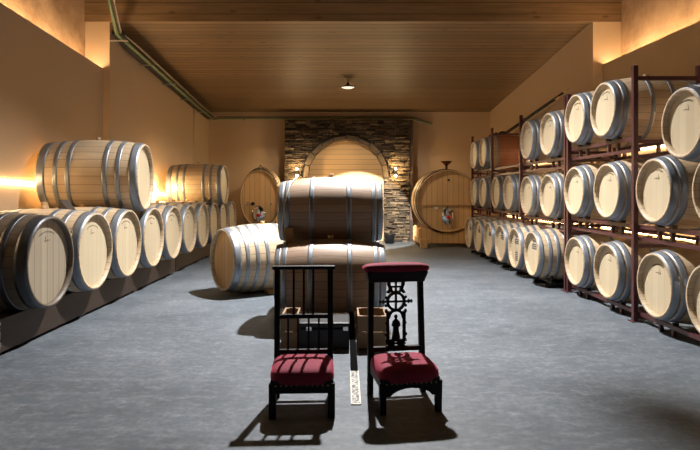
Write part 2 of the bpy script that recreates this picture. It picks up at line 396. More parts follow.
# ------------------------------------------------------------------ barrels
def prof_r(t, rh, rb): return rh + (rb-rh)*(1-abs(2*t-1)**2.1)
def make_barrel(L, rh, rb, hoops, body=OAK, head=HEAD, steel=STEEL, hoopcol=None):
    """axis along local X, head 0 at -L/2; empty at the base centre"""
    root = empty('wine_barrel', (0, 0, 0)); ax_ = (0, 0, rb)
    th, rc = .022, .045
    pr = [(-L/2+rc, rh-th), (-L/2, rh-th*.9)] + [(-L/2 + L*i/24, prof_r(i/24, rh, rb)) for i in range(25)] + [(L/2, rh-th*.9), (L/2-rc, rh-th)]
    MB().lathe(pr, 'X', 56).build('barrel_body', body, root, ax_)
    for s in (-1, 1):
        h = MB().lathe([(s*(L/2-rc), .0005), (s*(L/2-rc), rh-th+.004), (s*(L/2-rc-.02), rh-th+.004)], 'X', 48, smooth=False).build('barrel_head', head, root, ax_)
    for c, w in hoops:
        a0, a1 = c-w/2, c+w/2; m = MB(); K = 4; o = []; inn = []
        for i in range(K+1):
            q = (a0+(a1-a0)*i/K)/L; r = prof_r(max(0, min(1, q)), rh, rb)
            o.append((q*L-L/2, r+.0045)); inn.append((q*L-L/2, r-.002))
        m.lathe(o + inn[::-1], 'X', 56, closed=True)
        for dq in (-.25, .25):   # rivets
            qq = (c+dq*w)/L; rr = prof_r(qq, rh, rb)+.005
            m.ball((qq*L-L/2, -rr*math.sin(.5), rr*math.cos(.5)), (.006, .006, .006), n=8, m=4)
        m.build('hoop', steel, root, ax_)
    MB().lathe([(rb-.01, .001), (rb-.01, .024), (rb+.03, .028), (rb+.032, .001)], 'Z', 16).build('bung', CORK, root, ax_)
    return root
def H(L, a): return [(q, w) for q, w in a] + [(L-q, w) for q, w in a]
LBIG = 1.06
BIG = make_barrel(LBIG, .372, .415, H(LBIG, [(.05, .085), (.20, .05), (.34, .05)]))
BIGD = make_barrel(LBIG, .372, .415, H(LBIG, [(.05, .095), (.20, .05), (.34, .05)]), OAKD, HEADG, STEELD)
BIGT = make_barrel(1.12, .372, .415, H(1.12, [(.055, .09), (.22, .05), (.36, .05)]))
FLO = make_barrel(1.1, .372, .425, H(1.1, [(.05, .085), (.17, .045), (.29, .045), (.42, .045)]), OAK, HEADO)
LS = .93
SM = make_barrel(LS, .28, .345, H(LS, [(.035, .06), (.105, .055), (.36, .04)]))
SMS = make_barrel(LS, .28, .345, H(LS, [(.035, .06), (.105, .055), (.24, .03)]), OAKS)
LAB = make_barrel(LS, .293, .345, H(LS, [(.04, .06), (.15, .045), (.25, .045), (.36, .045)]))
LC = 1.015
CEN = make_barrel(LC, .285, .345, H(LC, [(.03, .05), (.09, .045), (.33, .045)]), OAKC)
used = set()
def put(proto, x, y, z, rz, label, group):
    if proto.name in used: o = copy_tree(proto)
    else: o = proto; used.add(proto.name)
    o.location = (x, y, z); o.rotation_euler = (0, 0, rz)
    return tag(o, label, 'barrel', group)
def roll(o, a):   # turn the barrel about its own axis (bung and staves away from straight up)
    for c in o.children:
        c.rotation_euler = (a, 0, 0)
def mark(parent, x, rb, s, style, ny):
    """small branded lettering on a head; x = local head plane, s = which way it faces, local"""
    m = MB(); r_ = random.Random(style*7+1); d = .0012
    def bar(y0, z0, y1, z1, t):
        a = Vector((0, y0, z0)); b = Vector((0, y1, z1)); u = (b-a).normalized(); p = Vector((0, -u.z, u.y))*t/2
        q = [a-p, b-p, b+p, a+p]; xs = (x, x+s*d)
        m.add([(xx, v.y, v.z) for xx in xs for v in q], [(0,1,2,3), (7,6,5,4), (0,4,5,1), (1,5,6,2), (2,6,7,3), (3,7,4,0)])
    R = ny
    n = 15
    for i in range(n):     # arc of tiny letters
        a = PI/2 + .5*(1-2*(i+.5)/n)
        yy, zz = R*math.cos(a), R*math.sin(a)
        bar(yy, zz-.006, yy+r_.uniform(-.003, .003), zz+.007, .004)
        if r_.random() < .6: bar(yy, zz+.005, yy+.008, zz+.005, .0035)
        if r_.random() < .4: bar(yy, zz-.005, yy+.008, zz-.005, .0035)
    pts = [(-.035, -.03), (-.02, .02), (-.028, -.01), (-.02, -.028), (-.005, -.02), (.005, -.012), (.012, -.022), (.03, -.016), (.045, -.02)]
    for (a, b), (c, e) in zip(pts, pts[1:]): bar(a, R-.055+b, c, R-.055+e, .004)
    return m.build('brand_mark', INK, parent)

# left row on the low platform
XL = -2.44; DL0, DLs = 4.67, .838
ordw = ['second', 'third', 'fourth', 'fifth', 'sixth', 'seventh', 'eighth', 'ninth', 'tenth']
for i in range(10):
    y = DL0 + DLs*i
    lab = 'dark grey barrel with black hoops, nearest on the left platform' if i == 0 else f'big pale oak barrel lying on the left platform, {ordw[i-1]} from the camera'
    if i == 9: lab = 'big pale oak barrel lying last and farthest on the left platform, near the oval cask'
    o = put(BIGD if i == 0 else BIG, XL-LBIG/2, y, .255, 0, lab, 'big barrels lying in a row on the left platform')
    if i < 5:
        hd = [c for c in o.children if c.name.startswith('barrel_head')][1]
        mark(hd, LBIG/2-.045, 0, 1, i, .25)
zt = .255 + math.sqrt((2*.415)**2 - (DLs/2)**2)
t1 = put(BIGT, -2.40-.56+.01, DL0+2.5*DLs, zt+.004, math.radians(6), 'nearer of the two big oak barrels lying on top of the left row', 'barrels on top of the left row')
t1.scale = (1.0, 1.07, 1.07); t1.location.x -= .03; t1.location.z += .012
t2 = put(BIGT, -2.865, DL0+7.5*DLs, zt+.004, 0, 'farther of the two big oak barrels on top of the left row, warmly lit', 'barrels on top of the left row')
t2.scale = (.93, 1, 1)
t = empty('wall_lamp', (XLf+.0, 10.33, 1.27), 0, 'small glowing warm lamp on the left wall beside the farther top barrel', 'wall lamp')
MB().box(0, .015, -.05, .05, -.05, .05).build('back_plate', IRON, t)
MB().ball((.045, 0, 0), (.035, .045, .045), n=18, m=10).build('bulb', LAMPW, t)
L = bpy.data.lights.new('bulb_light', 'POINT'); L.energy = 26; L.color = (1, .72, .38); L.shadow_soft_size = .04
o = bpy.data.objects.new('bulb_light', L); col.objects.link(o); o.parent = t; o.location = (.13, 0, 0)

def beam(name, x0, x1, y0, y1, label):
    t = empty(name, ((x0+x1)/2, (y0+y1)/2, 0), 0, label, 'beam', 'dark beams of the left platform')
    hx, hy = (x1-x0)/2, (y1-y0)/2
    MB().box(-hx, hx, -hy, hy, .03, .285).build('beam_board', BEAMW, t, bevel=.004)
    n = max(2, int(2*hy/1.2))
    for i in range(n):
        yy = -hy+.15 + (2*hy-.3)*i/(n-1)
        MB().box(-hx+.02, hx-.02, yy-.06, yy+.06, 0, .03).build('foot', BLACKP, t)
    return t
b1 = beam('platform_beam', -2.73, -2.61, 2.6, 8.62, 'dark brown front beam under the nearer half of the left barrel row')
beam('platform_beam', -2.75, -2.63, 8.72, 12.9, 'dark brown front beam under the farther half of the left barrel row')
beam('platform_beam', -3.41, -3.29, 2.6, 8.62, 'dark rear beam behind and under the nearer half of the left row')
beam('platform_beam', -3.41, -3.29, 8.72, 12.9, 'dark rear beam behind and under the farther half of the left row')
dr = MB(); rr_ = random.Random(5)
for (yy, z0, z1) in ((4.23, .06, .115), (4.235, .13, .19), (4.23, .205, .225), (4.24, .24, .262), (4.21, .07, .085)):
    dr.box(.0600, .0612, yy-5.61-.005, yy-5.61+.005, z0, z1)
dr.build('paint_drip', CORD, b1)

def wedge(x, y, z, w, d, h, rz, mat, label, name='wooden_wedge', rx=0):
    m = MB().hexa([(-w/2, -d/2, 0), (w/2, -d/2, 0), (w/2, d/2, 0), (-w/2, d/2, 0), (-w/2, -d/2, h), (-w/2+.02, -d/2, h), (-w/2+.02, d/2, h), (-w/2, d/2, h)])
    o = m.build(name, mat, None, (x, y, z), (rx, 0, rz), .003); return tag(o, label, 'wedge', 'wedges between stacked barrels')
yb = DL0+2*DLs
zsurf = .255+.415*2-.03
wedge(-2.98, DL0+1.62*DLs, 1.035, .13, .16, .13, math.radians(180-180), BEAMW, 'dark wedge holding the nearer top barrel on the left row')
wedge(-3.22, DL0+1.62*DLs, 1.035, .06, .10, .11, 0, BLOCK, 'pale wooden wedge at the wall end of the nearer top barrel')
wedge(-2.50, DL0+6.75*DLs, 1.02, .12, .14, .13, math.radians(180), BLACKP, 'black wedge under the right end of the farther top barrel')

# right racks
XR = 2.72
def rbar(proto, y, zc_, label, group, x=XR, L=LS, mk=True):
    o = put(proto, x+L/2, y, zc_-.345, 0, label, group)
    if mk:
        hd = [c for c in o.children if c.name.startswith('barrel_head')][0]
        mark(hd, -L/2+.045, 0, -1, int(y*10) % 9, .185)
    return o
z1, z2, z3 = .425, 1.26, 2.12
G = 'barrels lying in the right hand racks'
rbar(SM, 4.19, z1, 'oak barrel cut by right frame edge, bottom row of the near rack', G)
rbar(SM, 4.94, z1, 'oak barrel on the bottom row just right of the nearest tall rack post', G)
rbar(SM, 5.85, z1, 'oak barrel on the bottom row just left of the nearest tall rack post', G)
rbar(SM, 6.66, z1, 'oak barrel on the bottom row of the near rack, beside the line of floor cradles', G)
rbar(SM, 4.11, z2, 'oak barrel cut by right frame edge, middle row of the near rack', G)
rbar(SM, 4.96, z2, 'oak barrel on the middle row just right of the nearest tall rack post', G)
rbar(SM, 5.85, z2, 'oak barrel on the middle row just left of the nearest tall rack post', G)
rbar(SM, 6.68, z2, 'oak barrel on the middle row, second left of the nearest tall rack post', G)
rbar(SM, 4.535, z2+math.sqrt(.69**2-.425**2)+.003, 'oak barrel resting in the hollow between two middle barrels, by the right frame edge', G)
rbar(SM, 5.93, z3, 'oak barrel on the top shelf just left of the nearest tall rack post', G)
rbar(SM, 6.66, z3, 'oak barrel on the top shelf, second left of the nearest tall rack post', G)
f2, f3 = 1.20, 2.03
for i, (y, w) in enumerate(((7.55, 'first'), (8.42, 'second'), (9.36, 'third'), (10.16, 'fourth'), (11.1, 'fifth'), (11.88, 'sixth'))):
    rbar(SM, y, f2 if i < 2 else 1.24, f'oak barrel on the middle row of the far rack, {w} beyond its nearest post', G, mk=i < 3)
    if i in (0, 1): rbar(SM, y, f3, f'oak barrel on the top shelf of the far rack, {w} beyond its nearest post', G, mk=True)
    if i == 4: rbar(SMS, y, f3, 'barrel with wine red stained middle on top shelf of the far rack', G, mk=False)
    if i == 5: rbar(SM, y, f3, 'last oak barrel on the top shelf of the far rack, nearest the back wall', G, mk=False)
labs = []
for i in range(6):
    y = 7.53+.765*i
    w = ['with dark blue stamp near the top of its head', 'with blue label near the bottom of its head', 'with small dark stamp at upper right of its head', 'fourth from the near end', 'fifth from the near end', 'last of the line'][i]
    o = rbar(LAB, y, .42, 'barrel on black floor cradle, ' + w, 'barrels on black floor cradles', x=2.5, mk=False)
    hd = [c for c in o.children if c.name.startswith('barrel_head')][0]; xf = -LS/2+.045
    m = MB()
    def rect(m, y0, y1, z0, z1): m.box(xf-.0012, xf, y0, y1, z0, z1)
    if i == 0:
        for q in range(5): rect(m, -.07+q*.028, -.07+q*.028+.02, .155, .185)
        for r in range(3):
            for q in range(7): rect(m, -.09+q*.026, -.09+q*.026+.019, .06+r*.028, .08+r*.028)
    elif i == 1:
        for r in range(5):
            for q in range(5): rect(m, -.05+q*.026, -.05+q*.026+.02, -.19+r*.028, -.172+r*.028)
        for q in range(20):
            a = 2*PI*q/20; rect(m, .06*math.cos(a)-.006, .06*math.cos(a)+.006, .05+.10*math.sin(a)-.006, .05+.10*math.sin(a)+.006)
    elif i == 2:
        for r in range(3): rect(m, -.05, .06, .09+r*.03, .108+r*.03)
    else:
        rect(m, -.03, .05, .08, .10); rect(m, -.03, .03, .115, .13)
    m.build('stamp', INKB, hd)
    # black floor cradle
    c = empty('barrel_cradle', (2.5+LS/2, y, 0), 0, ['nearest', 'second', 'third', 'fourth', 'fifth', 'farthest'][i] + ' black floor cradle in the line of low barrels', 'cradle', 'black floor cradles')
    for s in (-1, 1):
        xx = s*.26; rloc = prof_r(.5+s*.26/LS, .293, .345)
        arcp = [(xx, rloc*1.02*math.sin(a), .42-(rloc+.012)*math.cos(a)) for a in [(-.62+1.24*q/8) for q in range(9)]]
        MB().tube(arcp, .012, 8).build('saddle', IRON, c)
    for s in (-1, 1): MB().box(-.36, .36, s*.2-.02, s*.2+.02, 0, .05).build('runner', IRON, c)
    for s in (-1, 1):
        MB().box(s*.26-.015, s*.26+.015, -.23, .23, .05, .078).build('crossbar', IRON, c)
        for u in (-1, 1): MB().box(s*.26-.014, s*.26+.014, u*.2-.014, u*.2+.014, .08, .15).build('strut', IRON, c)

def rack(name, x0, x1, ys, footed, levels, y_lv, label, skip=()):
    """ys = post positions; footed = which posts reach the floor"""
    t = empty(name, ((x0+x1)/2, ys[0], 0), 0, label, 'rack'); ox, oy = (x0+x1)/2, ys[0]; h = .023
    for y, ft in zip(ys, footed):
        for j, x in enumerate((x0, x1)):
            top = 2.47 if not (j == 1 and abs(y-10.66) < .01) else 2.66
            MB().box(x-h-ox, x+h-ox, y-h-oy, y+h-oy, 0 if ft else .862, top).build('post', RUST, t, bevel=.003)
            if ft: MB().box(x-.05-ox, x+.05-ox, y-.045-oy, y+.045-oy, 0, .008).build('foot_plate', RUST, t)
        MB().box(x0-ox, x1-ox, y-.018-oy, y+.018-oy, 2.33, 2.366).build('top_crossbar', RUST, t)
        for (zr, lo, hi) in levels:
            if y < lo-.2 or y > hi+.2: continue
            for dz in (0, -.15):
                if zr+dz < .03: continue
                if not ft and zr+dz < .87: continue
                MB().box(x0-ox, x1-ox, y-.017-oy, y+.017-oy, zr+dz-.07, zr+dz-.036).build('crossbar', RUST, t)
    for (zr, lo, hi) in levels:
        xs = (x0+.0, x1-.0)
        for j, x in enumerate((x0+.045, x1-.045)):
            MB().box(x-.018-ox, x+.018-ox, lo-oy, hi-oy, zr-.036, zr).build('shelf_rail', RUST, t)
            if zr > .3: MB().box(x-.015-ox, x+.015-ox, lo-oy, hi-oy, zr-.15, zr-.118).build('lower_rail', RUST, t)
    for (yb_, zr) in y_lv:
        for j, x in enumerate((x0+.045, x1-.045)):
            for s in (-1, 1):
                zb = zr-.118 if zr > .3 else 0
                MB().box(x-.016-ox, x+.016-ox, yb_+s*.10-.016-oy, yb_+s*.10+.016-oy, zb, zr-.036).build('strut', RUST, t)
                m = MB().hexa([(x-.025-ox, yb_+s*.10-oy-.03, zr), (x+.025-ox, yb_+s*.10-oy-.03, zr), (x+.025-ox, yb_+s*.10-oy+.03, zr), (x-.025-ox, yb_+s*.10-oy+.03, zr),
                    (x-.025-ox, yb_+s*.10-oy-.03, zr+(.002 if s > 0 else .03)), (x+.025-ox, yb_+s*.10-oy-.03, zr+(.002 if s > 0 else .03)), (x+.025-ox, yb_+s*.10-oy+.03, zr+(.03 if s > 0 else .002)), (x-.025-ox, yb_+s*.10-oy+.03, zr+(.03 if s > 0 else .002))])
                m.build('cradle_block', IRON, t)
    return t
off = lambda zc_: zc_-.345+.018
rack('barrel_rack', 2.80, 3.42, [3.62, 5.41, 7.005], [1, 1, 1],
     [(off(z1), 3.62, 7.0), (off(z2), 3.62, 7.0), (off(z3), 5.41, 7.0)],
     [(4.19, off(z1)), (4.94, off(z1)), (5.85, off(z1)), (6.66, off(z1)), (4.11, off(z2)), (4.96, off(z2)), (5.85, off(z2)), (6.68, off(z2)), (5.93, off(z3)), (6.66, off(z3))],
     'maroon steel near barrel rack on the right with tall posts and three levels')
rack('barrel_rack', 2.80, 3.42, [7.09, 8.91, 10.66, 12.30], [1, 0, 0, 1],
     [(off(f2)+.005, 7.09, 8.9), (off(1.24), 8.93, 12.3), (off(f3), 7.09, 12.3)],
     [(7.55, off(f2)), (8.42, off(f2)), (9.36, off(1.24)), (10.16, off(1.24)), (11.1, off(1.24)), (11.88, off(1.24)), (7.55, off(f3)), (8.42, off(f3)), (11.1, off(f3)), (11.88, off(f3))],
     'maroon steel far barrel rack on the right reaching towards the back wall')

# poles lying over the far rack
P0, P1 = Vector((3.42, 12.2, 2.49)), Vector((3.50, 8.95, 2.845))
m = MB().tube([P0, P1], .02); pl = tag(m.build('long_pole', IRON), 'longer dark pole lying slanted over the far rack top, upper of two', 'pole', 'dark poles on the far rack')
MB().tube([P1, P1 + (P1-P0).normalized()*.16], .014).build('pole_tip', CORK, pl)
Q0, Q1 = Vector((3.30, 11.9, 2.40)), Vector((3.36, 8.93, 2.73))
m = MB().tube([Q0, Q1], .017); pl = tag(m.build('long_pole', IRON), 'thinner dark pole lying slanted over the far rack top, lower of two', 'pole', 'dark poles on the far rack')
MB().tube([Q1, Q1 + (Q1-Q0).normalized()*.12], .012).build('pole_tip', CORK, pl)
m = MB(); rh_ = random.Random(2)
for q in range(7):
    pts = []
    for a in range(25):
        u = a/24; pts.append((3.15+.07*math.cos(u*14+q)+rh_.uniform(-.01, .01), 11.2+u*1.0, 2.40+.05*math.sin(u*14+q*1.7)+.02*q/7))
    m.tube(pts, .013, 6)
tag(m.build('hose_bundle', BLACKP), 'tangled black hose bundle on the far end of the rack top', 'hose')

# ------------------------------------------------------------------ centre stack
SD = 5.5
CX = -.14
s1 = put(CEN, CX+.005, 5.30, .115, 0, 'lower front oak barrel of the central pile, standing behind the two chairs', 'central piled barrels')
s3 = put(CEN, CX, 5.995, .115, 0, 'lower rear oak barrel of the central pile, mostly hidden behind the front ones', 'central piled barrels')
s2 = put(CEN, CX, 5.6475, .115+.5985, 0, 'upper oak barrel of the central pile with brightly lit top', 'central piled barrels')
for s, w in ((-1, 'left'), (1, 'right')):
    t = empty('wooden_bearer', (CX+s*.30, 5.65, 0), 0, f'low wooden bearer under the {w} end of the central pile', 'bearer', 'bearers under the central pile')
    MB().box(-.05, .05, -.62, .62, 0, .10).build('bearer_beam', BLOCK, t, bevel=.004)
    for yy in (-.347, .347):
        for u in (-1, 1):
            q0, q1 = (.075, .012) if u < 0 else (.012, .075)
            y0_, y1_ = yy+u*.22-.06, yy+u*.22+.06
            MB().hexa([(-.04, y0_, .1), (.04, y0_, .1), (.04, y1_, .1), (-.04, y1_, .1), (-.04, y0_, .1+q0), (.04, y0_, .1+q0), (.04, y1_, .1+q1), (-.04, y1_, .1+q1)]).build('chock', BLOCK, t)
o = MB().box(-.04, .04, -.03, .03, 0, .13).build('wooden_block', BLOCK, None, (-.525, 5.365, .768), (math.radians(4), math.radians(-8), 0), .004)
tag(o, 'small amber wooden block wedged between upper and lower central barrels at left', 'block')
SD = 5.6475
pts = []
for i in range(15):
    u = i/14; a = .02 + u*1.35
    x = -.49 - .09*u; r = prof_r(.5+(x-s2.location.x)/LC, .285, .345)+.012
    pts.append((x, SD-r*math.sin(a), 1.0585+r*math.cos(a)))
pts.append((-.60, SD-.335, .86)); pts.append((-.605, SD-.345, .79))
tag(MB().tube(pts, .006, 8).build('cord', CORD), 'pale cord hanging over the left end of the upper central barrel', 'cord')

# barrel lying on floor, left of stack
ang = math.radians(35)
cx, cy = -1.50+.55*math.cos(ang), 6.80+.55*math.sin(ang)
fb = put(FLO, cx, cy, .0, ang, 'oak barrel lying alone on the floor left of the central pair, showing its amber head', 'single floor barrel')
for s in (-1, 1):
    m = MB().hexa([(-.05, -.07, 0), (.05, -.07, 0), (.05, .07, 0), (-.05, .07, 0), (-.05, -.07, .01 if s < 0 else .05), (.05, -.07, .01 if s < 0 else .05), (.05, .07, .05 if s < 0 else .01), (-.05, .07, .05 if s < 0 else .01)])
    p = Vector((cx, cy, 0)) + Vector((-math.sin(ang), math.cos(ang), 0))*s*.215
    o = m.build('floor_chock', BLOCK, None, p, (0, 0, ang)); tag(o, ('front' if s < 0 else 'rear') + ' wooden chock under the barrel lying alone on the floor', 'chock', 'chocks under floor barrel')

# crates and box in front of the stack
def crate(x0, x1, y0, y1, h, label):
    t = empty('wooden_crate', ((x0+x1)/2, (y0+y1)/2, 0), 0, label, 'crate', 'slatted crates by the central barrels'); a, b = (x1-x0)/2, (y1-y0)/2
    for z0_, z1_ in ((0.01, h*.53), (h*.58, h)):
        MB().box(-a, a, -b, -b+.014, z0_, z1_).build('side_slat', CRATE, t); MB().box(-a, a, b-.014, b, z0_, z1_).build('side_slat', CRATE, t)
        MB().box(-a, -a+.014, -b+.014, b-.014, z0_, z1_).build('side_slat', CRATE, t); MB().box(a-.014, a, -b+.014, b-.014, z0_, z1_).build('side_slat', CRATE, t)
    for sx in (-1, 1):
        for sy in (-1, 1):
            MB().box(sx*(a-.024)-.01, sx*(a-.024)+.01, sy*(b-.024)-.01, sy*(b-.024)+.01, 0, h).build('corner_post', CRATE, t)
    MB().box(-a+.014, a-.014, -b+.014, b-.014, .012, .022).build('base_board', CRATE, t)
crate(-.505, -.375, 4.42, 4.75, .27, 'small brown wooden crate seen through the left chair back')
crate(.10, .33, 4.42, 4.75, .27, 'brown slatted wooden crate standing behind the left leg of the prayer stool')
t = empty('black_case', (-.165, 4.59, 0), 0, 'low black case on the floor between the two wooden crates', 'case')
MB().box(-.20, .20, -.16, .16, .01, .17).build('case_body', BLACKP, t, bevel=.01)
MB().box(-.203, .203, -.163, .163, .175, .215).build('lid', BLACKP, t, bevel=.01)
for s in (-.12, .17): MB().box(s-.02, s+.02, -.17, -.16, .155, .185).build('latch', CHROME, t)
for sx in (-1, 1):
    for sy in (-1, 1): MB().box(sx*.16-.015, sx*.16+.015, sy*.12-.015, sy*.12+.015, 0, .012).build('foot', BLACKP, t)

# floor drain
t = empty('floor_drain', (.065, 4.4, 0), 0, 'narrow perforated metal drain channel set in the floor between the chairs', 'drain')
k = N('drain_grate'); v = k.coord(); g = k.noise(v, 60, 4, .7)
DR = k.out(k.ramp(g, [(.42, (.03, .03, .03)), (.5, (.22, .21, .19)), (.58, (.45, .44, .40))]), .6, .2)
MB().box(-.022, .022, -1.10, -.50, .0005, .004).build('grate', DR, t)
FR = plain('drain_frame_metal', (.45, .42, .36), .5, .4)
for q in (-1, 1): MB().box(q*.026-.004, q*.026+.004, -1.11, -.50, .0005, .006).build('frame_edge', FR, t)
MB().box(-.03, .03, -1.115, -1.10, .0005, .006).build('frame_edge', FR, t)
MB().box(-.026, .026, -.498, 1.4, .0003, .003).build('shaded_channel', plain('channel_shade_black', (.006, .006, .006), .95, 0, .0), t)  # flat strip; shade of the open channel painted as black

# ------------------------------------------------------------------ chairs
def nails(m, w, y, z, n):
    for i in range(n): m.ball((-w/2+w*(i+.5)/n, y, z), (.0055, .004, .0055), n=8, m=4)
def seat_part(t, w, d, zt_, arch=False):
    MB().ball((0, -d/2-.0, zt_-.035), (w/2+.018, d/2+.012, .062), .38, 40, 14, .6).build('seat_cushion', VELVET, t)
    zb = zt_-.10
    fr = MB()
    if arch:
        for s in (-1, 1): fr.box(s*w/2-.012, s*w/2+.012, -d+.02, -.02, zb, zt_-.045)
        fr.box(-w/2, w/2, -.03, -.008, zb, zt_-.045)
        n = 14; P = [(-w/2, zt_-.045), (-w/2, zb-.04)] + [(-w/2+.04+(w-.08)*i/n, zb-.04+.045*math.sin(PI*i/n)**.6) for i in range(n+1)] + [(w/2, zb-.04), (w/2, zt_-.045)]
        fr.prism(P, -d-.004, -d+.016)
    else:
        for s in (-1, 1): fr.box(s*w/2-.012, s*w/2+.012, -d+.02, -.02, zb, zt_-.045)
        fr.box(-w/2, w/2, -d-.004, -d+.02, zb-.012, zt_-.045); fr.box(-w/2, w/2, -.03, -.008, zb, zt_-.045)
    fr.build('seat_frame', BLACKW, t, bevel=.002)
    m = MB(); nails(m, w-.01, -d-.006, zt_-.068, 11)
    m.build('nail_trim', BRASS, t)
def chair_a():
    w, d = .325, .335; zt_ = .252
    t = empty('prayer_chair', (-.252, 3.42, 0), math.radians(2.5), 'low black wooden chair with slatted back and crimson velvet seat, on the left', 'chair')
    seat_part(t, w, d, zt_)
    for s in (-1, 1):
        MB().box(s*w/2-.02, s*w/2+.02, -d-.003, -d+.037, 0, zt_-.06).build('leg', BLACKW, t, bevel=.003)
        MB().hexa([(s*w/2-.017, -.018, 0), (s*w/2+.017, -.018, 0), (s*w/2+.017, .018, 0), (s*w/2-.017, .018, 0), (s*w/2-.017, .012, .775), (s*w/2+.017, .012, .775), (s*w/2+.017, .042, .775), (s*w/2-.017, .042, .775)]).build('stile', BLACKW, t, bevel=.003)
    MB().box(-w/2-.03, w/2+.03, .004, .05, .775, .797).build('top_rail', BLACKW, t, bevel=.004)
    MB().box(-w/2, w/2, .008, .034, .475, .50).build('middle_rail', BLACKW, t, bevel=.002)
    MB().box(-w/2, w/2, -.01, .02, .265, .29).build('lower_rail', BLACKW, t, bevel=.002)
    MB().box(-w/2, w/2, -.01, .01, .10, .13).build('stretcher', BLACKW, t, bevel=.002)
    for x in (-.062, .0, .058): MB().box(x-.0065, x+.0065, .015, .035, .49, .78).build('slat', BLACKW, t)
    for x in (-.095, -.035, .03, .092): MB().box(x-.006, x+.006, .002, .022, .285, .48).build('slat', BLACKW, t)
chair_a()
def disc_ring(m, cx, cz, r0, r1, y0, y1, n=28):
    m.add([(cx+r*math.cos(2*PI*i/n), y, cz+r*math.sin(2*PI*i/n)) for y in (y0, y1) for r in (r0, r1) for i in range(n)],
          [f for i in range(n) for j in [(i+1) % n] for f in ((i, j, n+j, n+i), (2*n+i, 3*n+i, 3*n+j, 2*n+j), (n+i, n+j, 3*n+j, 3*n+i), (i, 2*n+i, 2*n+j, j))])
def chair_b():
    w, d = .325, .335; zt_ = .24
    t = empty('kneeling_chair', (.322, 3.49, 0), math.radians(9), 'black carved prayer stool with crimson velvet armrest and seat, on the right', 'chair')
    seat_part(t, w, d, zt_, True)
    for s in (-1, 1):
        MB().hexa([(s*w/2-.017, -d-.003, 0), (s*w/2+.017, -d-.003, 0), (s*w/2+.017, -d+.031, 0), (s*w/2-.017, -d+.031, 0), (s*w/2-.02, -d-.003, zt_-.06), (s*w/2+.02, -d-.003, zt_-.06), (s*w/2+.02, -d+.037, zt_-.06), (s*w/2-.02, -d+.037, zt_-.06)]).build('leg', BLACKW, t, bevel=.003)
        xt = s*(w/2-.004); xb = s*(w/2+.006)
        MB().hexa([(xb-.017, -.018, 0), (xb+.017, -.018, 0), (xb+.017, .018, 0), (xb-.017, .018, 0), (xt-.017, .012, .72), (xt+.017, .012, .72), (xt+.017, .046, .72), (xt-.017, .046, .72)]).build('stile', BLACKW, t, bevel=.003)
    m = MB(); m.hexa([(-w/2-.015, -.01, .69), (w/2+.015, -.01, .69), (w/2+.015, .055, .69), (-w/2-.015, .055, .69), (-w/2-.032, -.038, .757), (w/2+.032, -.038, .757), (w/2+.032, .075, .757), (-w/2-.032, .075, .757)])
    m.build('armrest_board', BLACKW, t, bevel=.004)
    MB().ball((0, .02, .775), (w/2+.048, .06, .033), .42, 40, 12, .65).build('armrest_cushion', VELVET, t)
    MB().box(-w/2, w/2, -.012, .02, .262, .29).build('lower_rail', BLACKW, t, bevel=.002)
    MB().box(-w/2, w/2, -.01, .01, .10, .13).build('stretcher', BLACKW, t, bevel=.002)
    # pierced splat
    m = MB(); y0, y1 = .012, .028
    zc0 = .565
    def bx(x0, x1, a, b): m.box(x0, x1, y0, y1, a, b)
    # upper vase shape with two pairs of openings
    for s in (-1, 1):
        m.prism([(s*.052, .695), (s*.036, .695), (s*.033, .66), (s*.022, .645), (s*.033, .625), (s*.045, .615), (s*.062, .62), (s*.046, .645), (s*.058, .675)] if s > 0 else
                [(s*.058, .675), (s*.046, .645), (s*.062, .62), (s*.045, .615), (s*.033, .625), (s*.022, .645), (s*.033, .66), (s*.036, .695), (s*.052, .695)], y0, y1)
    bx(-.006, .006, .61, .70); bx(-.036, .036, .652, .662); bx(-.03, .03, .625, .632); bx(-.06, .06, .685, .70)
    disc_ring(m, 0, zc0, .045, .062, y0, y1)
    bx(-.006, .006, zc0-.05, zc0+.05); bx(-.05, .05, zc0-.006, zc0+.006); m.ball((0, .02, zc0), (.013, .012, .013), n=12, m=8)
    for i in range(8):
        a = 2*PI*(i+.5)/8 ; m.ball((.068*math.cos(a), .02, zc0+.068*math.sin(a)), (.010, .008, .010), n=10, m=6)
    for s in (-1, 1):
        bx(min(s*.058, s*.10), max(s*.058, s*.10), zc0-.006, zc0+.006); m.ball((s*.10, .02, zc0), (.009, .009, .012), n=10, m=6); m.ball((s*.082, .02, zc0), (.008, .009, .015), n=10, m=6)
    # arch frame below
    for s in (-1, 1):
        bx(min(s*.062, s*.044), max(s*.062, s*.044), .315, .505)
        m.ball((s*.062, .02, .505), (.010, .009, .014), n=10, m=6); m.ball((s*.064, .02, .36), (.010, .009, .012), n=10, m=6); m.ball((s*.064, .02, .43), (.006, .008, .010), n=10, m=6)
    n = 12
    for i in range(n):
        a0, a1 = PI*i/n, PI*(i+1)/n
        m.prism([(.038*math.cos(a0), .46+.042*math.sin(a0)), (.056*math.cos(a0), .46+.058*math.sin(a0)), (.056*math.cos(a1), .46+.058*math.sin(a1)), (.038*math.cos(a1), .46+.042*math.sin(a1))], y0, y1)
    bx(-.068, .068, .315, .33); m.ball((-.032, .02, .302), (.034, .008, .015), n=16, m=8); m.ball((.032, .02, .302), (.034, .008, .015), n=16, m=8)
    m.build('carved_splat', BLACKW, t)
    f = MB()   # little robed figure
    f.lathe([(.325, .001), (.325, .028), (.35, .026), (.40, .018), (.43, .021), (.448, .017), (.455, .008), (.458, .007)], 'Z', 20, sy=.5, off=(0, .02, 0))
    f.ball((0, .02, .470), (.0115, .010, .014), n=14, m=10)
    for s in (-1, 1): f.tube([(s*.017, .018, .442), (s*.024, .014, .415), (s*.008, .008, .405)], [.007, .006, .005], 8)
    f.build('carved_figure', BLACKW, t)
chair_b()

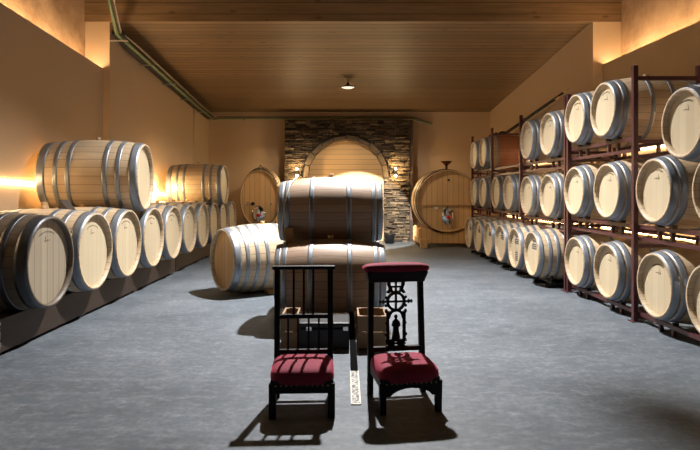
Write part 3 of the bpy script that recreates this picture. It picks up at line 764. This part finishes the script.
# ------------------------------------------------------------------ big casks at the back
def hatch(t, x, z, y, sx, sz):
    d = MB().ball((x, y-.01, z), (sx, .03, sz), 1.0, 28, 12).build('hatch_door', CHROME, t)
    MB().box(x-.012, x+.012, y-.065, y-.02, z-sz*.9, z+sz*.9).build('hatch_bar', CHROME, d)
    MB().ball((x+.01, y-.07, z-.03), (.05, .03, .04), .7, 14, 8).build('hatch_knob', RED, d)
def cask(x, y, zc_, rx, rz, L, bel, label):
    t = empty('oak_cask', (x, y+L/2, 0), 0, label, 'cask'); y0 = -L/2
    n = 20; pr = [(y0+.06, .955), (y0, .965)] + [(y0+L*i/n, 1+(bel-1)*(1-abs(2*i/n-1)**2)) for i in range(n+1)] + [(-y0, .965), (-y0-.06, .955)]
    MB().lathe(pr, 'Y', 64, sx=rx, sy=rz).build('cask_body', CASKB, t, (0, 0, zc_))
    for s in (-1, 1): MB().lathe([(s*(L/2-.06), .001), (s*(L/2-.06), .96), (s*(L/2-.09), .96)], 'Y', 56, sx=rx, sy=rz, smooth=False).build('cask_head', CASKF, t, (0, 0, zc_))
    for q, w in ((.025, .045), (.10, .05), (.28, .05), (.72, .05), (.90, .05), (.975, .045)):
        o = []; inn = []
        for i in range(3):
            u = q+(i/2-.5)*w/L; r = 1+(bel-1)*(1-abs(2*u-1)**2)
            o.append((y0+u*L, r+.012)); inn.append((y0+u*L, r-.003))
        MB().lathe(o+inn[::-1], 'Y', 64, closed=True, sx=rx, sy=rz).build('hoop', IRON, t, (0, 0, zc_))
    return t, y0
cy_ = 12.55; t, y0 = cask(2.31, cy_, 1.045, .70, .70, 1.15, 1.05, 'large round oak cask with glass funnel, right of the stone arch')
yf = y0+.055
w_ = .655
MB().box(-w_, w_, yf-.03, yf, .955, .99).build('cross_batten', CASKF, t)
hatch(t, .0, .715, yf, .135, .21)
MB().tube([(.03, yf+.02, .47), (.03, yf-.10, .47), (.03, yf-.10, .43)], .02).build('tap', CHROME, t)
MB().box(-.30, -.22, yf-.012, yf, .86, .92).build('paper_tag', CORD, t)
MB().ball((.02, yf-.01, 1.52), (.025, .02, .025), n=12, m=8).build('sample_valve', IRON, t)
fz = 1.045+.70*1.03
m = MB(); m.lathe([(fz-.04, .03), (fz+.06, .03), (fz+.06, .001)], 'Z', 20, off=(0, y0+.2, 0)); m.build('funnel_neck', IRON, t)
m = MB(); m.lathe([(fz+.06, .02), (fz+.10, .045), (fz+.17, .125), (fz+.185, .135), (fz+.175, .12), (fz+.10, .035), (fz+.07, .01)], 'Z', 28, off=(0, y0+.2, 0)); m.build('glass_funnel', GLASSR, t)
st_ = empty('cask_stand', (2.31, cy_+.575, 0), 0, 'pale wooden stand with feet under the large round cask', 'stand')
n = 16
def saddle(yy0, yy1, w, zb, zt2, r, cz):
    P = [(-w, zb+.0), (w, zb), (w, zt2-.04), (w-.05, zt2)]
    for i in range(n+1):
        x = .36*(1-2*i/n); P.append((x, cz-math.sqrt(max(.0001, r*r-x*x))))
    P += [(-w+.05, zt2), (-w, zt2-.04)]
    return MB().prism(P, yy0, yy1)
saddle(-.54, -.42, .66, .10, .45, .742, 1.045).build('front_saddle', CASKF, st_, bevel=.005)
saddle(.40, .54, .66, .10, .45, .742, 1.045).build('rear_saddle', CASKF, st_, bevel=.005)
for s in (-1, 1):
    MB().box(s*.54-.10, s*.54+.10, -.66, .58, .09, .20).build('runner', CASKF, st_, bevel=.01)
    for yy in (-.58, .48): MB().box(s*.54-.08, s*.54+.08, yy-.08, yy+.08, 0, .09).build('foot', CASKF, st_, bevel=.01)
# oval cask
t, y0 = cask(-1.98, 12.95, 1.10, .45, .67, .95, 1.10, 'tall oval oak cask left of the stone arch'); yf = y0+.055
hatch(t, -.03, .74, yf, .15, .20)
MB().ball((-.28, yf-.01, .98), (.045, .02, .035), n=12, m=8).build('sample_valve', CHROME, t)
MB().ball((-.16, yf-.01, .98), (.045, .015, .04), n=12, m=8).build('round_plate', IRON, t)
MB().ball((.26, yf-.01, .97), (.025, .02, .025), n=12, m=8).build('thermometer', CHROME, t)
MB().lathe([(1.75, .05), (1.82, .05), (1.84, .03), (1.86, .04), (1.89, .001)], 'Z', 18, off=(0, y0+.15, 0)).build('vent_cap', CHROME, t)
st_ = empty('cask_stand', (-1.98, 12.95+.475, 0), 0, 'wooden stand under the tall oval cask, mostly hidden', 'stand')
def saddle2(yy0, yy1):
    P = [(-.40, .08), (.40, .08), (.40, .55)]
    for i in range(n+1):
        x = .36*(1-2*i/n); P.append((x, 1.10-.67*1.03*math.sqrt(max(.0001, 1-(x/(.43*1.03))**2))))
    P += [(-.40, .55)]
    return MB().prism(P, yy0, yy1)
saddle2(-.42, -.30).build('front_saddle', CASKF, st_); saddle2(.28, .40).build('rear_saddle', CASKF, st_)
for s in (-1, 1): MB().box(s*.32-.06, s*.32+.06, -.44, .42, 0, .09).build('runner', CASKF, st_)

# bucket
t = empty('black_bucket', (1.08, 13.6, 0), 0, 'small black bucket on the floor below the right side of the stonework', 'bucket')
MB().lathe([(.0, .001), (.0, .10), (.22, .13), (.235, .14), (.24, .135), (.22, .12), (.02, .09), (.02, .001)], 'Z', 28).build('bucket_body', BLACKP, t)
MB().tube([(.135*math.cos(a), 0, .225+.06*math.sin(a)*-1+.0) for a in [PI*i/12 for i in range(13)]], .004, 6).build('handle', IRON, t)

# ------------------------------------------------------------------ conduit and cable tray
t = empty('cable_tray', (-3.40, 8.4, 3.5), 0, 'dark cable tray with green conduit running along the top of the left wall', 'cable tray')
def L3(p): return (p[0]+3.40, p[1]-8.4, p[2]-3.5)
A = [(-3.30, 7.55, 4.95), (-3.33, 7.9, 3.99), (-3.39, 8.33, 3.60), (-3.42, 8.9, 3.52), (-3.44, 12.9, 3.20), (-3.41, 14.2, 3.10)]
trayp = MB()
for (p, q) in zip(A[2:], A[3:]):
    p = Vector(L3(p)); q = Vector(L3(q))
    for (dx, dz, w_, h_) in ((.0, -.0, .16, .012), (-.075, .03, .01, .06), (.075, .03, .01, .06)):
        trayp.hexa([(p.x+dx-w_/2, p.y, p.z+dz-h_/2), (p.x+dx+w_/2, p.y, p.z+dz-h_/2), (q.x+dx+w_/2, q.y, q.z+dz-h_/2), (q.x+dx-w_/2, q.y, q.z+dz-h_/2),
                    (p.x+dx-w_/2, p.y, p.z+dz+h_/2), (p.x+dx+w_/2, p.y, p.z+dz+h_/2), (q.x+dx+w_/2, q.y, q.z+dz+h_/2), (q.x+dx-w_/2, q.y, q.z+dz+h_/2)])
trayp.build('tray_channel', IRON, t)
MB().tube([L3(p) for p in A[:3]] + [L3((-3.33, 8.9, 3.50)), L3((-3.35, 12.9, 3.18)), L3((-3.33, 14.15, 3.09))], .028, 10).build('green_pipe', GREEN, t)
MB().tube([L3((p[0]+.06, p[1], p[2]+.02)) for p in A[:3]] + [L3((-3.28, 8.9, 3.56)), L3((-3.29, 12.9, 3.24)), L3((-3.28, 14.15, 3.15))], .010, 8).build('cable', GREY, t)
for y in (8.42, 9.6, 10.8, 12.0, 13.2):
    z = 3.56-.0815*(y-8.4)
    MB().box(-3.53+3.40, -3.26+3.40, y-8.4-.015, y-8.4+.015, z-3.5-.045, z-3.5-.03).build('bracket', GREY, t)
t = empty('wall_conduit', (0, 14.3, 3.1), 0, 'green grey conduit running along the back wall above the stone arch', 'conduit')
pts = [(-3.33, -.08, .0), (-3.2, -.09, .02), (0, -.09, .02), (1.55, -.09, .02), (1.8, -.09, -.01), (2.1, -.09, -.11), (2.22, -.09, -.12)]
MB().tube(pts, .022, 10).build('pipe', GREEN, t); MB().tube([(x, y-.03, z+.035) for x, y, z in pts], .008, 6).build('cable', IRON, t)
for x in (-2.6, -1.3, 0, 1.3): MB().box(x-.015, x+.015, -.12, .10, -.01, .005).build('clip', GREY, t)

# ------------------------------------------------------------------ camera, world
cam = bpy.data.cameras.new('camera'); co = bpy.data.objects.new('camera', cam); col.objects.link(co)
co.location = (0, 0, 1.25); co.rotation_euler = (PI/2, 0, 0)
cam.sensor_width = 36; cam.lens = 36*560/700; cam.shift_x = 5/700; cam.shift_y = -33/700; cam.clip_end = 100
sc = bpy.context.scene; sc.camera = co
w = bpy.data.worlds.new('world'); w.use_nodes = True; w.node_tree.nodes['Background'].inputs[0].default_value = (.5, .6, .8, 1); w.node_tree.nodes['Background'].inputs[1].default_value = .006
sc.world = w
vs = sc.view_settings; vs.view_transform = 'Standard'; vs.look = 'None'; vs.gamma = 1; vs.use_curve_mapping = False; vs.exposure = 0
